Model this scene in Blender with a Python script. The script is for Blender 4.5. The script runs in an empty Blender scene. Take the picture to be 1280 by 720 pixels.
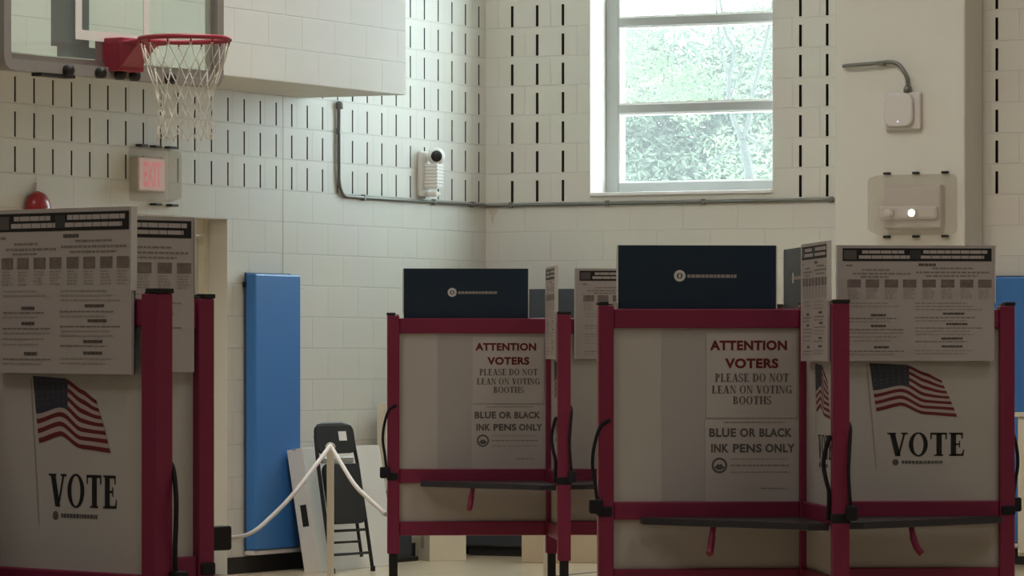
import bpy, math, random
from mathutils import Vector, Matrix
random.seed(7)
C = bpy.context.scene.collection
SC = bpy.context.scene

# ------------------------------------------------------------------ camera, world, lights, exposure
F = 5500.0; HZ = 440.0; H = 1.40              # focal length in pixels, horizon row, eye height
cam = bpy.data.cameras.new('camera'); co = bpy.data.objects.new('camera', cam); C.objects.link(co)
cam.sensor_width = 36.0; cam.lens = F / 1280 * 36.0
cam.shift_y = (HZ - 360) / 1280
cam.clip_end = 300
co.location = (0, 0, H); co.rotation_euler = (math.pi / 2, 0, 0)
SC.camera = co

w = bpy.data.worlds.new('sky'); SC.world = w; w.use_nodes = True
bg = w.node_tree.nodes['Background']
bg.inputs[0].default_value = (0.80, 0.92, 1.0, 1); bg.inputs[1].default_value = 16.0

SC.view_settings.view_transform = 'Standard'; SC.view_settings.look = 'None'
SC.view_settings.exposure = 0.0; SC.view_settings.gamma = 1.0
SC.view_settings.use_curve_mapping = False

TH = math.radians(62.8)                        # angle of the left wall to the picture
CX, CY = (607 - 640) / 178.6, F / 178.6        # the corner of the room
AL = TH; AR = TH - math.pi / 2                 # headings of the two walls (local x runs to the right)
def LW(t, p, z):                               # left wall: t from the corner, p out from the wall
    return Vector((CX - math.cos(TH) * t + math.sin(TH) * p, CY - math.sin(TH) * t - math.cos(TH) * p, z))
def RW(t, p, z):                               # right wall
    return Vector((CX + math.sin(TH) * t - math.cos(TH) * p, CY - math.cos(TH) * t - math.sin(TH) * p, z))
def lt(px, p=0.0):                             # where a picture column meets a plane p off the left wall
    q = (px - 640) / F
    return (q * (CY - math.cos(TH) * p) - CX - math.sin(TH) * p) / (-math.cos(TH) + q * math.sin(TH))
def rt(px, p=0.0):
    q = (px - 640) / F
    return (q * (CY - math.sin(TH) * p) - CX + math.cos(TH) * p) / (math.sin(TH) + q * math.cos(TH))
def at(px, py, Y):
    return Vector(((px - 640) / F * Y, Y, H + (HZ - py) / F * Y))

def area_lamp(name, loc, sx, sy, energy, col, rot=(0, 0, 0)):
    l = bpy.data.lights.new(name, 'AREA'); l.shape = 'RECTANGLE'; l.size = sx; l.size_y = sy
    l.energy = energy; l.color = col
    o = bpy.data.objects.new(name, l); C.objects.link(o); o.location = loc; o.rotation_euler = rot
    return o
WARM = (1.0, 0.93, 0.85)
LAMPS = [(3.0, 9.5, 32), (6.8, 3.0, 190), (9.5, 4.5, 120), (9.5, 9.5, 55), (16, 5, 50), (16, 12, 55), (23, 6, 55), (23, 13, 65)]
for a_, b_, e_ in LAMPS:                       # unseen ceiling lamps weighted to brighten the left wall; a along it, b out
    p_ = LW(a_, b_, 7.3)
    area_lamp('ceiling_lamp', p_, 1.8, 1.8, e_, WARM, (0, 0, AL))
W_T0, W_T1, W_Z0, W_Z1, W_E = rt(738), rt(966), 2.497, 7.2, 0.24  # unseen upper part made taller to let more daylight onto the left wall
pl = area_lamp('window_portal', RW((W_T0 + W_T1) / 2, -0.30, (W_Z0 + W_Z1) / 2), W_T1 - W_T0, W_Z1 - W_Z0, 1, (1, 1, 1))
pl.rotation_euler = (math.pi / 2, 0, AR); pl.data.cycles.is_portal = True

# ------------------------------------------------------------------ materials
def mat(name, col, rough=0.6, metal=0.0, noise=0.0, nscale=20, emit=None, spec=0.5, bump=0.0):
    m = bpy.data.materials.new(name); m.use_nodes = True
    nt = m.node_tree; b = nt.nodes['Principled BSDF']
    b.inputs['Base Color'].default_value = (*col, 1); b.inputs['Roughness'].default_value = rough
    b.inputs['Metallic'].default_value = metal; b.inputs['Specular IOR Level'].default_value = spec
    if noise or bump:
        tc = nt.nodes.new('ShaderNodeTexCoord'); n = nt.nodes.new('ShaderNodeTexNoise')
        n.inputs['Scale'].default_value = nscale; n.inputs['Detail'].default_value = 4
        nt.links.new(tc.outputs['Object'], n.inputs['Vector'])
        if noise:
            r = nt.nodes.new('ShaderNodeMix'); r.data_type = 'RGBA'
            r.inputs[6].default_value = (*[c * (1 - noise) for c in col], 1)
            r.inputs[7].default_value = (*[min(1, c * (1 + noise)) for c in col], 1)
            nt.links.new(n.outputs['Fac'], r.inputs[0]); nt.links.new(r.outputs[2], b.inputs['Base Color'])
        if bump:
            bp = nt.nodes.new('ShaderNodeBump'); bp.inputs['Strength'].default_value = bump
            bp.inputs['Distance'].default_value = 0.004
            nt.links.new(n.outputs['Fac'], bp.inputs['Height']); nt.links.new(bp.outputs['Normal'], b.inputs['Normal'])
    if emit:
        b.inputs['Emission Color'].default_value = (*emit[0], 1); b.inputs['Emission Strength'].default_value = emit[1]
    return m

def block_mat(name, col, offx=0.0, joint=.88):
    m = bpy.data.materials.new(name); m.use_nodes = True
    nt = m.node_tree; L = nt.links; b = nt.nodes['Principled BSDF']
    b.inputs['Roughness'].default_value = 0.5
    tc = nt.nodes.new('ShaderNodeTexCoord'); sp = nt.nodes.new('ShaderNodeSeparateXYZ'); cb = nt.nodes.new('ShaderNodeCombineXYZ')
    ad = nt.nodes.new('ShaderNodeMath'); ad.inputs[1].default_value = offx
    L.new(tc.outputs['Object'], sp.inputs[0]); L.new(sp.outputs['X'], ad.inputs[0])
    L.new(ad.outputs[0], cb.inputs[0]); L.new(sp.outputs['Z'], cb.inputs[1])
    br = nt.nodes.new('ShaderNodeTexBrick')
    br.inputs['Scale'].default_value = 1; br.inputs['Brick Width'].default_value = 0.4064; br.inputs['Row Height'].default_value = 0.2032
    br.inputs['Mortar Size'].default_value = 0.0045; br.inputs['Mortar Smooth'].default_value = 0.35
    br.offset = 0.5; br.offset_frequency = 2
    br.inputs['Color1'].default_value = (*col, 1); br.inputs['Color2'].default_value = (*[c * .975 for c in col], 1)
    br.inputs['Mortar'].default_value = (*[c * joint for c in col], 1)
    L.new(cb.outputs[0], br.inputs['Vector'])
    n = nt.nodes.new('ShaderNodeTexNoise'); n.inputs['Scale'].default_value = 2.2; n.inputs['Detail'].default_value = 5
    L.new(tc.outputs['Object'], n.inputs['Vector'])
    mx = nt.nodes.new('ShaderNodeMix'); mx.data_type = 'RGBA'; mx.blend_type = 'MULTIPLY'; mx.inputs[0].default_value = 0.10
    L.new(br.outputs['Color'], mx.inputs[6]); L.new(n.outputs['Color'], mx.inputs[7]); L.new(mx.outputs[2], b.inputs['Base Color'])
    bp = nt.nodes.new('ShaderNodeBump'); bp.inputs['Strength'].default_value = 0.6; bp.inputs['Distance'].default_value = 0.006; bp.invert = True
    L.new(br.outputs['Fac'], bp.inputs['Height']); L.new(bp.outputs['Normal'], b.inputs['Normal'])
    return m

WALLC = (0.70, 0.68, 0.62)
M = {}
M['block'] = block_mat('painted_block', WALLC)
M['block_dry'] = block_mat('smooth_painted_block', WALLC, 0.1, .95)
M['paint'] = mat('wall_paint', WALLC, 0.5, noise=.03, nscale=6)
M['slotfill'] = mat('slot_filler', (0.025, 0.024, 0.022), 0.9)
M['ceil'] = mat('ceiling_paint', (0.55, 0.54, 0.5), 0.8, noise=.03)
M['black'] = mat('black_rubber', (0.012, 0.012, 0.014), 0.55)
M['blacksteel'] = mat('black_steel', (0.010, 0.011, 0.014), 0.4)
M['red'] = mat('red_frame', (0.27, 0.022, 0.078), 0.42, noise=.06)
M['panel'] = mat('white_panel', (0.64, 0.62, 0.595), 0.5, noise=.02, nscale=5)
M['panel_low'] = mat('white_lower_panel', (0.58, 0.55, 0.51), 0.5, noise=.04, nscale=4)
M['greyband'] = mat('grey_band_sheet', (0.53, 0.51, 0.50), 0.6, noise=.02)
M['paper'] = mat('notice_paper', (0.62, 0.59, 0.575), 0.6)
M['poster'] = mat('poster_paper', (0.60, 0.56, 0.55), 0.5, noise=.015)
M['edge'] = mat('white_edge', (0.85, 0.85, 0.84), 0.4)
M['navy'] = mat('navy_board', (0.013, 0.036, 0.072), 0.38, noise=.08, nscale=8)
M['ink'] = mat('black_ink', (0.012, 0.012, 0.014), 0.6)
M['inkgrey'] = mat('grey_ink', (0.13, 0.12, 0.115), 0.6)
M['inkmid'] = mat('brown_grey_ink', (0.30, 0.27, 0.25), 0.6)
M['inkpale'] = mat('pale_ink', (0.43, 0.39, 0.37), 0.6)
M['inkred'] = mat('dark_red_ink', (0.16, 0.010, 0.014), 0.6)
M['pic'] = mat('printed_photo', (0.24, 0.20, 0.19), 0.5, noise=.5, nscale=60)
M['flagred'] = mat('flag_red', (0.19, 0.020, 0.030), 0.6)
M['flagwhite'] = mat('flag_white', (0.58, 0.48, 0.47), 0.6)
M['flagblue'] = mat('flag_blue', (0.050, 0.058, 0.085), 0.6, noise=.25, nscale=90)
M['white'] = mat('white_plastic', (0.80, 0.79, 0.76), 0.4)
M['shelf'] = mat('dark_shelf', (0.03, 0.031, 0.045), 0.32)
M['strap'] = mat('black_webbing', (0.010, 0.009, 0.016), 0.7)
M['blue'] = mat('blue_vinyl', (0.045, 0.185, 0.50), 0.4, noise=.03, nscale=3)
M['bluedark'] = mat('blue_vinyl_edge', (0.03, 0.07, 0.16), 0.5)
M['cream'] = mat('cream_paint', (0.66, 0.60, 0.48), 0.5, noise=.03)
M['carton'] = mat('cream_carton', (0.72, 0.66, 0.52), 0.7, noise=.04, nscale=8)
M['kraft'] = mat('kraft_carton', (0.50, 0.41, 0.29), 0.75, noise=.06, nscale=8)
M['tape'] = mat('tan_tape', (0.48, 0.38, 0.25), 0.4)
M['whitecarton'] = mat('white_carton', (0.76, 0.74, 0.70), 0.6, noise=.03, nscale=5)
M['slate'] = mat('slate_steel', (0.045, 0.052, 0.068), 0.45, noise=.05)
M['steel'] = mat('galvanised_steel', (0.42, 0.42, 0.40), 0.35, 0.8, noise=.08)
M['conduit'] = mat('conduit_steel', (0.20, 0.20, 0.185), 0.4, 0.5, noise=.08)
M['alu'] = mat('window_aluminium', (0.36, 0.36, 0.345), 0.5, 0.0, noise=.03)
M['hoopred'] = mat('hoop_orange_red', (0.32, 0.028, 0.055), 0.4)
M['hoopgrey'] = mat('backboard_padding', (0.26, 0.25, 0.24), 0.6, noise=.05)
M['net'] = mat('net_cord', (0.72, 0.69, 0.62), 0.8)
M['rope'] = mat('white_rope', (0.82, 0.80, 0.78), 0.7)
M['device'] = mat('device_plastic', (0.66, 0.62, 0.60), 0.45)
M['led'] = mat('blue_led', (0.5, 0.5, 0.9), 0.4, emit=((0.72, 0.75, 1.0), 1.3))
M['bulb'] = mat('lit_lamp', (1, 1, 1), 0.3, emit=((1, 0.98, 0.95), 4.0))
M['exitred'] = mat('exit_letters', (0.8, 0.1, 0.12), 0.5, emit=((1, 0.36, 0.40), 0.28))
M['exitface'] = mat('exit_face', (0.78, 0.58, 0.56), 0.5, emit=((1, 0.60, 0.57), 0.16))
M['bell'] = mat('bell_red', (0.32, 0.02, 0.03), 0.25)
M['bark'] = mat('pale_bark', (0.016, 0.017, 0.014), 0.9, noise=.2)
M['stain'] = mat('rust_stain', (0.56, 0.49, 0.40), 0.6, noise=.2)
M['doorpaint'] = mat('door_paint', (0.58, 0.53, 0.42), 0.5, noise=.02)
M['seatblack'] = mat('black_vinyl', (0.010, 0.011, 0.013), 0.5)

def leaf_mat(name, col):
    m = bpy.data.materials.new(name); m.use_nodes = True; nt = m.node_tree
    nt.nodes.clear(); o = nt.nodes.new('ShaderNodeOutputMaterial')
    d = nt.nodes.new('ShaderNodeBsdfDiffuse'); t = nt.nodes.new('ShaderNodeBsdfTranslucent'); x = nt.nodes.new('ShaderNodeMixShader')
    gi = nt.nodes.new('ShaderNodeTexCoord'); n = nt.nodes.new('ShaderNodeTexNoise'); n.inputs['Scale'].default_value = 1.6
    r = nt.nodes.new('ShaderNodeMix'); r.data_type = 'RGBA'
    r.inputs[6].default_value = (*[c * .7 for c in col], 1); r.inputs[7].default_value = (*[c * 1.3 for c in col], 1)
    nt.links.new(gi.outputs['Object'], n.inputs['Vector']); nt.links.new(n.outputs['Fac'], r.inputs[0])
    nt.links.new(r.outputs[2], d.inputs[0]); nt.links.new(r.outputs[2], t.inputs[0])
    nt.links.new(d.outputs[0], x.inputs[1]); nt.links.new(t.outputs[0], x.inputs[2]); nt.links.new(x.outputs[0], o.inputs[0])
    return m
M['leaf'] = leaf_mat('leaf_green', (0.080, 0.100, 0.060))
M['leaf2'] = leaf_mat('leaf_far', (0.090, 0.110, 0.080))

def clear_mat(name, tint, haze, hazecol=(.8, .85, .83), gloss=.06):
    m = bpy.data.materials.new(name); m.use_nodes = True; nt = m.node_tree; nt.nodes.clear()
    o = nt.nodes.new('ShaderNodeOutputMaterial'); t = nt.nodes.new('ShaderNodeBsdfTransparent'); t.inputs[0].default_value = (*tint, 1)
    d = nt.nodes.new('ShaderNodeBsdfDiffuse'); d.inputs[0].default_value = (*hazecol, 1)
    tr = nt.nodes.new('ShaderNodeBsdfTranslucent'); tr.inputs[0].default_value = (*hazecol, 1)
    g = nt.nodes.new('ShaderNodeBsdfGlossy'); g.inputs['Roughness'].default_value = .08
    x0 = nt.nodes.new('ShaderNodeMixShader'); x1 = nt.nodes.new('ShaderNodeMixShader'); x2 = nt.nodes.new('ShaderNodeMixShader')
    x1.inputs[0].default_value = haze; x2.inputs[0].default_value = gloss
    nt.links.new(d.outputs[0], x0.inputs[1]); nt.links.new(tr.outputs[0], x0.inputs[2])
    nt.links.new(t.outputs[0], x1.inputs[1]); nt.links.new(x0.outputs[0], x1.inputs[2])
    nt.links.new(x1.outputs[0], x2.inputs[1]); nt.links.new(g.outputs[0], x2.inputs[2]); nt.links.new(x2.outputs[0], o.inputs[0])
    return m
M['glass'] = clear_mat('window_glass', (0.96, 1.0, 0.98), 0.035)
M['boardglass'] = clear_mat('backboard_glass', (0.92, 1.0, 0.97), 0.12, (.85, .92, .90), .06)
M['cover'] = clear_mat('clear_cover', (0.93, 0.91, 0.88), 0.20, (.72, .68, .62), .07)

def floor_mat():
    m = bpy.data.materials.new('gym_floor'); m.use_nodes = True; nt = m.node_tree; L = nt.links
    b = nt.nodes['Principled BSDF']; b.inputs['Roughness'].default_value = 0.28; b.inputs['Specular IOR Level'].default_value = .5
    tc = nt.nodes.new('ShaderNodeTexCoord'); br = nt.nodes.new('ShaderNodeTexBrick')
    br.inputs['Scale'].default_value = 1; br.inputs['Brick Width'].default_value = 1.2; br.inputs['Row Height'].default_value = .06
    br.inputs['Mortar Size'].default_value = .001
    br.inputs['Color1'].default_value = (.62, .52, .37, 1); br.inputs['Color2'].default_value = (.56, .46, .32, 1); br.inputs['Mortar'].default_value = (.42, .33, .22, 1)
    L.new(tc.outputs['Object'], br.inputs['Vector']); L.new(br.outputs['Color'], b.inputs['Base Color'])
    return m
M['floor'] = floor_mat()

# ------------------------------------------------------------------ mesh helpers
class MB:
    def __init__(s): s.v = []; s.f = []; s.mi = []; s.mats = []; s.sm = []
    def m(s, k):
        if k not in s.mats: s.mats.append(k)
        return s.mats.index(k)
    def face(s, pts, k, smooth=False):
        n = len(s.v); s.v += [tuple(p) for p in pts]; s.f.append(list(range(n, n + len(pts)))); s.mi.append(s.m(k)); s.sm.append(smooth)
    def box(s, x0, x1, y0, y1, z0, z1, k, R=None):
        c = [Vector((x, y, z)) for x in (x0, x1) for y in (y0, y1) for z in (z0, z1)]
        if R is not None: c = [R @ p for p in c]
        n = len(s.v); s.v += [tuple(p) for p in c]
        for q in ((0, 1, 3, 2), (4, 6, 7, 5), (0, 4, 5, 1), (2, 3, 7, 6), (0, 2, 6, 4), (1, 5, 7, 3)):
            s.f.append([n + i for i in q]); s.mi.append(s.m(k)); s.sm.append(False)
        return s
    def prism(s, poly, a0, a1, k, axis='z'):      # polygon extruded along an axis
        def P(u, v, a): return {'z': (u, v, a), 'y': (u, a, v), 'x': (a, u, v)}[axis]
        n = len(s.v); N = len(poly)
        s.v += [P(u, v, a0) for u, v in poly] + [P(u, v, a1) for u, v in poly]
        fs = [list(range(n, n + N))[::-1], list(range(n + N, n + 2 * N))] + [[n + i, n + (i + 1) % N, n + N + (i + 1) % N, n + N + i] for i in range(N)]
        for q in fs: s.f.append(q); s.mi.append(s.m(k)); s.sm.append(False)
        return s
    def tube(s, pts, r, k, n=8, closed=False):
        pts = [Vector(p) for p in pts]; N = len(pts); base = len(s.v); rr = r if isinstance(r, (list, tuple)) else [r] * N
        up = None
        for i, p in enumerate(pts):
            a = pts[(i - 1) % N] if (closed or i) else p; b = pts[(i + 1) % N] if (closed or i < N - 1) else p
            d = (b - a).normalized()
            if up is None:
                up = d.orthogonal().normalized()
            up = (up - d * up.dot(d))
            up = up.normalized() if up.length > 1e-6 else d.orthogonal().normalized()
            sd = d.cross(up)
            for j in range(n):
                t = 2 * math.pi * j / n
                s.v.append(tuple(p + (up * math.cos(t) + sd * math.sin(t)) * rr[i]))
        for i in range(N if closed else N - 1):
            i2 = (i + 1) % N
            for j in range(n):
                s.f.append([base + i * n + j, base + i * n + (j + 1) % n, base + i2 * n + (j + 1) % n, base + i2 * n + j]); s.mi.append(s.m(k)); s.sm.append(True)
        if not closed:
            s.f.append([base + j for j in range(n)][::-1]); s.mi.append(s.m(k)); s.sm.append(False)
            s.f.append([base + (N - 1) * n + j for j in range(n)]); s.mi.append(s.m(k)); s.sm.append(False)
        return s
    def lathe(s, prof, k, n=24, R=None, cap=True):   # profile of (radius, height) about z
        base = len(s.v)
        for r, z in prof:
            for j in range(n):
                t = 2 * math.pi * j / n; p = Vector((r * math.cos(t), r * math.sin(t), z))
                s.v.append(tuple(R @ p if R is not None else p))
        for i in range(len(prof) - 1):
            for j in range(n):
                s.f.append([base + i * n + j, base + i * n + (j + 1) % n, base + (i + 1) * n + (j + 1) % n, base + (i + 1) * n + j]); s.mi.append(s.m(k)); s.sm.append(True)
        if cap:
            s.f.append([base + j for j in range(n)][::-1]); s.mi.append(s.m(k)); s.sm.append(False)
            e = base + (len(prof) - 1) * n
            s.f.append([e + j for j in range(n)]); s.mi.append(s.m(k)); s.sm.append(False)
        return s
    def add(s, o, R):
        n = len(s.v); s.v += [tuple(R @ Vector(p)) for p in o.v]
        for f, i, q in zip(o.f, o.mi, o.sm):
            s.f.append([n + a for a in f]); s.mi.append(s.m(o.mats[i])); s.sm.append(q)
        return s
    def mesh(s, name):
        me = bpy.data.meshes.new(name); me.from_pydata(s.v, [], s.f)
        for k in s.mats: me.materials.append(M[k])
        for p, i, q in zip(me.polygons, s.mi, s.sm): p.material_index = i; p.use_smooth = q
        me.update()
        return me
    def build(s, name, parent=None, bevel=0.0, loc=None, rz=None):
        o = bpy.data.objects.new(name, s.mesh(name)); C.objects.link(o)
        if parent is not None: o.parent = parent
        if bevel:
            b = o.modifiers.new('bevel', 'BEVEL'); b.width = bevel; b.segments = 2; b.limit_method = 'ANGLE'
        if loc is not None: o.location = loc
        if rz is not None: o.rotation_euler = (0, 0, rz)
        return o
def tag(o, label=None, cat=None, group=None, kind=None):
    if label: o['label'] = label
    if cat: o['category'] = cat
    if group: o['group'] = group
    if kind: o['kind'] = kind
    return o
def thing(name, label, cat, loc=(0, 0, 0), rz=0.0, group=None):
    o = bpy.data.objects.new(name, None); C.objects.link(o); o.empty_display_size = .1
    o.location = loc; o.rotation_euler = (0, 0, rz)
    return tag(o, label, cat, group)
def copy_tree(o, parent=None):
    c = o.copy(); C.objects.link(c)
    if parent is not None: c.parent = parent
    for ch in list(o.children): copy_tree(ch, c)
    return c
def smooth_path(pts, n=8):                     # Catmull-Rom through points
    pts = [Vector(p) for p in pts]; out = []
    for i in range(len(pts) - 1):
        a = pts[max(i - 1, 0)]; b = pts[i]; c = pts[i + 1]; d = pts[min(i + 2, len(pts) - 1)]
        for j in range(n):
            t = j / n
            out.append(.5 * ((2 * b) + (c - a) * t + (2 * a - 5 * b + 4 * c - d) * t * t + (3 * b - a - 3 * c + d) * t ** 3))
    out.append(pts[-1]); return out
def rrect(x0, x1, y0, y1, r, n=5):
    out = []
    for cx, cy, a in ((x1 - r, y1 - r, 0), (x0 + r, y1 - r, 90), (x0 + r, y0 + r, 180), (x1 - r, y0 + r, 270)):
        for i in range(n + 1):
            t = math.radians(a + 90 * i / n); out.append((cx + r * math.cos(t), cy + r * math.sin(t)))
    return out

# ------------------------------------------------------------------ lettering
def sans(text, height, width, bold=0.02):      # built-in sans lettering as flat polygons (2D), fitted to width and cap height
    cu = bpy.data.curves.new('lettering', 'FONT'); cu.body = text; cu.offset = bold; cu.fill_mode = 'FRONT'; cu.resolution_u = 4
    cu.space_character = 1.08
    ob = bpy.data.objects.new('lettering', cu); C.objects.link(ob)
    dg = bpy.context.evaluated_depsgraph_get(); me = bpy.data.meshes.new_from_object(ob.evaluated_get(dg))
    xs = [v.co.x for v in me.vertices]; ys = [v.co.y for v in me.vertices]
    x0, x1, y0, y1 = min(xs), max(xs), min(ys), max(ys)
    polys = [[((me.vertices[i].co.x - x0) / (x1 - x0) * width, (me.vertices[i].co.y - y0) / (y1 - y0) * height) for i in p.vertices] for p in me.polygons]
    bpy.data.objects.remove(ob); bpy.data.curves.remove(cu); bpy.data.meshes.remove(me)
    return polys
def R2(x0, y0, x1, y1): return [(x0, y0), (x1, y0), (x1, y1), (x0, y1)]
def ring(cx, cy, rx, ry, ix, iy, a0=0, a1=360, n=28):
    out = []
    for i in range(n):
        p = math.radians(a0 + (a1 - a0) * i / n); q = math.radians(a0 + (a1 - a0) * (i + 1) / n)
        out.append([(cx + rx * math.cos(p), cy + ry * math.sin(p)), (cx + rx * math.cos(q), cy + ry * math.sin(q)),
                    (cx + ix * math.cos(q), cy + iy * math.sin(q)), (cx + ix * math.cos(p), cy + iy * math.sin(p))])
    return out
TK, TN, SH = .23, .085, .06
def stem(x, y0=0, y1=1, ser=True, t=TK):
    o = [R2(x, y0, x + t, y1)]
    if ser: o += [R2(x - .08, 0, x + t + .08, SH), R2(x - .08, 1 - SH, x + t + .08, 1)]
    return o
def slant(xb, xt, t, y0=0, y1=1): return [[(xb, y0), (xb + t, y0), (xt + t, y1), (xt, y1)]]
def glyph(c):                                  # serif capitals: polygons, advance
    if c == 'I': return stem(.08), .35
    if c == 'L': return stem(.08) + [R2(.08, 0, .62, TN), [(.55, 0), (.64, 0), (.66, .28), (.6, .28)]], .70
    if c == 'E': return stem(.08) + [R2(.08, 0, .6, TN), R2(.08, 1 - TN, .58, 1), R2(.2, .47, .45, .54), R2(.43, .36, .48, .65),
                                     [(.54, 0), (.63, 0), (.66, .27), (.61, .27)], R2(.54, .74, .6, 1)], .72
    if c == 'T': return [R2(.28, 0, .28 + TK, 1), R2(.18, 0, .57, SH), R2(.02, 1 - TN, .73, 1), R2(.02, .72, .08, 1), R2(.67, .72, .73, 1)], .77
    if c == 'H': return stem(.08) + stem(.58) + [R2(.2, .47, .6, .54)], .87
    if c == 'P': return stem(.08) + ring(.27, .73, .36, .27, .17, .21, -90, 90), .68
    if c == 'B': return stem(.08) + ring(.27, .75, .33, .25, .15, .2, -90, 90) + ring(.27, .26, .40, .26, .2, .2, -90, 90), .74
    if c == 'D': return stem(.08) + ring(.27, .5, .52, .5, .32, .43, -90, 90), .84
    if c == 'O': return ring(.43, .5, .41, .52, .22, .46), .88
    if c == 'G': return ring(.43, .5, .41, .52, .22, .46, 40, 320) + [R2(.56, .02, .56 + TK, .42), R2(.48, .40, .83, .45), R2(.70, .68, .75, .98)], .86
    if c == 'S': return ring(.31, .735, .27, .285, .13, .215, 20, 255) + ring(.31, .265, .29, .285, .13, .215, -160, 75) + [
        [(.14, .62), (.30, .44), (.48, .38), (.33, .60)], R2(.52, .70, .57, .98), R2(.04, .02, .09, .32)], .64
    if c == 'A': return slant(.08, .38, TN) + slant(.56, .30, TK) + [R2(.2, .3, .64, .36), R2(-.02, 0, .25, SH), R2(.46, 0, .86, SH)], .84
    if c == 'V': return slant(.30, .06, TK) + slant(.40, .66, TN) + [R2(-.03, 1 - SH, .34, 1), R2(.56, 1 - SH, .84, 1)], .82
    if c == 'N': return [R2(.12, 0, .19, 1), R2(.68, 0, .75, 1), [(.08, 1), (.3, 1), (.75, 0), (.62, 0)], R2(.02, 0, .29, SH), R2(.58, 1 - SH, .85, 1), R2(-.02, 1 - SH, .2, 1)], .88
    return [], .34
def serif(text, height, width):
    x = 0; out = []
    for c in text:
        ps, adv = glyph(c); out += [[(px + x, py) for px, py in p] for p in ps]; x += adv + .05
    xs = [p[0] for q in out for p in q]; x0, x1 = min(xs), max(xs)
    return [[((px - x0) / (x1 - x0) * width, py * height) for px, py in p] for p in out]
def put(mb, polys, x, y, d, k, M3):            # place flat polygons at x,y on a face; M3 maps (x, y, d) to the mesh
    for p in polys: mb.face([M3(px + x, py + y, d) for px, py in p], k)

# ------------------------------------------------------------------ the room
def grid_wall(name, xs_slots, z_rows, x0, x1, z1, holes, grooves, loc, rz, slot_w=.016, depth=.06, face='block'):
    xb = {x0, x1}; zb = {0.0, z1}
    for x in xs_slots: xb |= {x - slot_w / 2, x + slot_w / 2}
    for g in grooves: xb |= {g - .004, g + .004}
    for a, b in z_rows: zb |= {a, b}
    for (a, b, c, d) in holes: xb |= {a, b}; zb |= {c, d}
    xb = sorted(xb); zb = sorted(zb); mb = MB()
    def kind(xa, xc, za, zc):
        xm, zm = (xa + xc) / 2, (za + zc) / 2
        for (a, b, c, d) in holes:
            if a < xm < b and c < zm < d: return 'hole'
        if any(abs(xm - x) < slot_w / 2 for x in xs_slots) and any(a < zm < b for a, b in z_rows): return 'slot'
        if any(abs(xm - g) < .004 for g in grooves): return 'groove'
        return 'face'
    for xa, xc in zip(xb, xb[1:]):
        for za, zc in zip(zb, zb[1:]):
            if xc - xa < 1e-6 or zc - za < 1e-6: continue
            k = kind(xa, xc, za, zc)
            if k == 'hole': continue
            if k == 'face': mb.face([(xa, 0, za), (xc, 0, za), (xc, 0, zc), (xa, 0, zc)], face); continue
            d = depth if k == 'slot' else .012; bk = 'slotfill' if k == 'slot' else 'paint'
            mb.face([(xa, d, za), (xc, d, za), (xc, d, zc), (xa, d, zc)], bk)
            sd = 'slotfill' if k == 'slot' else 'paint'
            mb.face([(xa, 0, za), (xa, d, za), (xa, d, zc), (xa, 0, zc)][::-1], sd); mb.face([(xc, 0, za), (xc, d, za), (xc, d, zc), (xc, 0, zc)], sd)
            if k == 'slot':
                mb.face([(xa, 0, za), (xc, 0, za), (xc, d, za), (xa, d, za)], 'slotfill'); mb.face([(xa, 0, zc), (xa, d, zc), (xc, d, zc), (xc, 0, zc)], 'slotfill')
    for (a, b, c, d) in holes:                 # reveals
        e = .34
        mb.face([(a, 0, c), (a, e, c), (a, e, d), (a, 0, d)], 'paint'); mb.face([(b, 0, c), (b, 0, d), (b, e, d), (b, e, c)], 'paint')
        mb.face([(a, 0, d), (a, e, d), (b, e, d), (b, 0, d)], 'paint'); mb.face([(a, 0, c), (b, 0, c), (b, e, c), (a, e, c)], 'paint')
    o = mb.build(name, loc=loc, rz=rz); o['kind'] = 'structure'
    return o
ROWS = [(k * .2032 + .008, k * .2032 + .155) for k in range(12, 22)]
LEN_L, LEN_R, ZC = 31.0, 20.0, 7.5
DT0, DT1, DZ = lt(284), lt(284) + 1.05, 2.235
l_slots = [-(.1016 + .2002 * k) for k in range(48)]
grid_wall('wall_left', l_slots, ROWS, -LEN_L, 0, ZC, [(-DT1, -DT0, 0.0, DZ)], [-lt(353.7)], LW(0, 0, 0), AL)
r_slots = [rt(640.3), rt(671.5), rt(703.7), rt(1000.5), rt(1034)] + [rt(1246) + .2032 * k for k in range(30)]
grid_wall('wall_right', r_slots, ROWS, 0, LEN_R, ZC, [(W_T0, W_T1, W_Z0, W_Z1)], [], RW(0, 0, 0), AR, slot_w=.020, depth=.09, face='block_dry')
mb = MB(); mb.box(-LEN_L - .3, .3, -LEN_R - .3, .3, -.12, 0, 'floor'); tag(mb.build('floor', loc=LW(0, 0, 0), rz=AL), kind='structure')
mb = MB(); mb.box(-LEN_L - .3, .3, -LEN_R - .3, .3, ZC, ZC + .12, 'ceil'); tag(mb.build('ceiling', loc=LW(0, 0, 0), rz=AL), kind='structure')
mb = MB(); mb.box(-LEN_L - .2, -LEN_L, -LEN_R, 0, 0, ZC, 'block'); tag(mb.build('wall_near', loc=LW(0, 0, 0), rz=AL), kind='structure')
mb = MB(); mb.box(-LEN_L, 0, -LEN_R - .2, -LEN_R, 0, ZC, 'block'); tag(mb.build('wall_far_side', loc=LW(0, 0, 0), rz=AL), kind='structure')
mb = MB(); mb.box(-DT0, 0, -.012, 0, 0, .105, 'black'); mb.box(-LEN_L, -DT1, -.012, 0, 0, .105, 'black')
tag(mb.build('baseboard_left', loc=LW(0, 0, 0), rz=AL), kind='structure')
mb = MB(); mb.box(0.015, LEN_R, -.012, 0, 0, .105, 'black'); tag(mb.build('baseboard_right', loc=RW(0, 0, 0), rz=AR), kind='structure')
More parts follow.
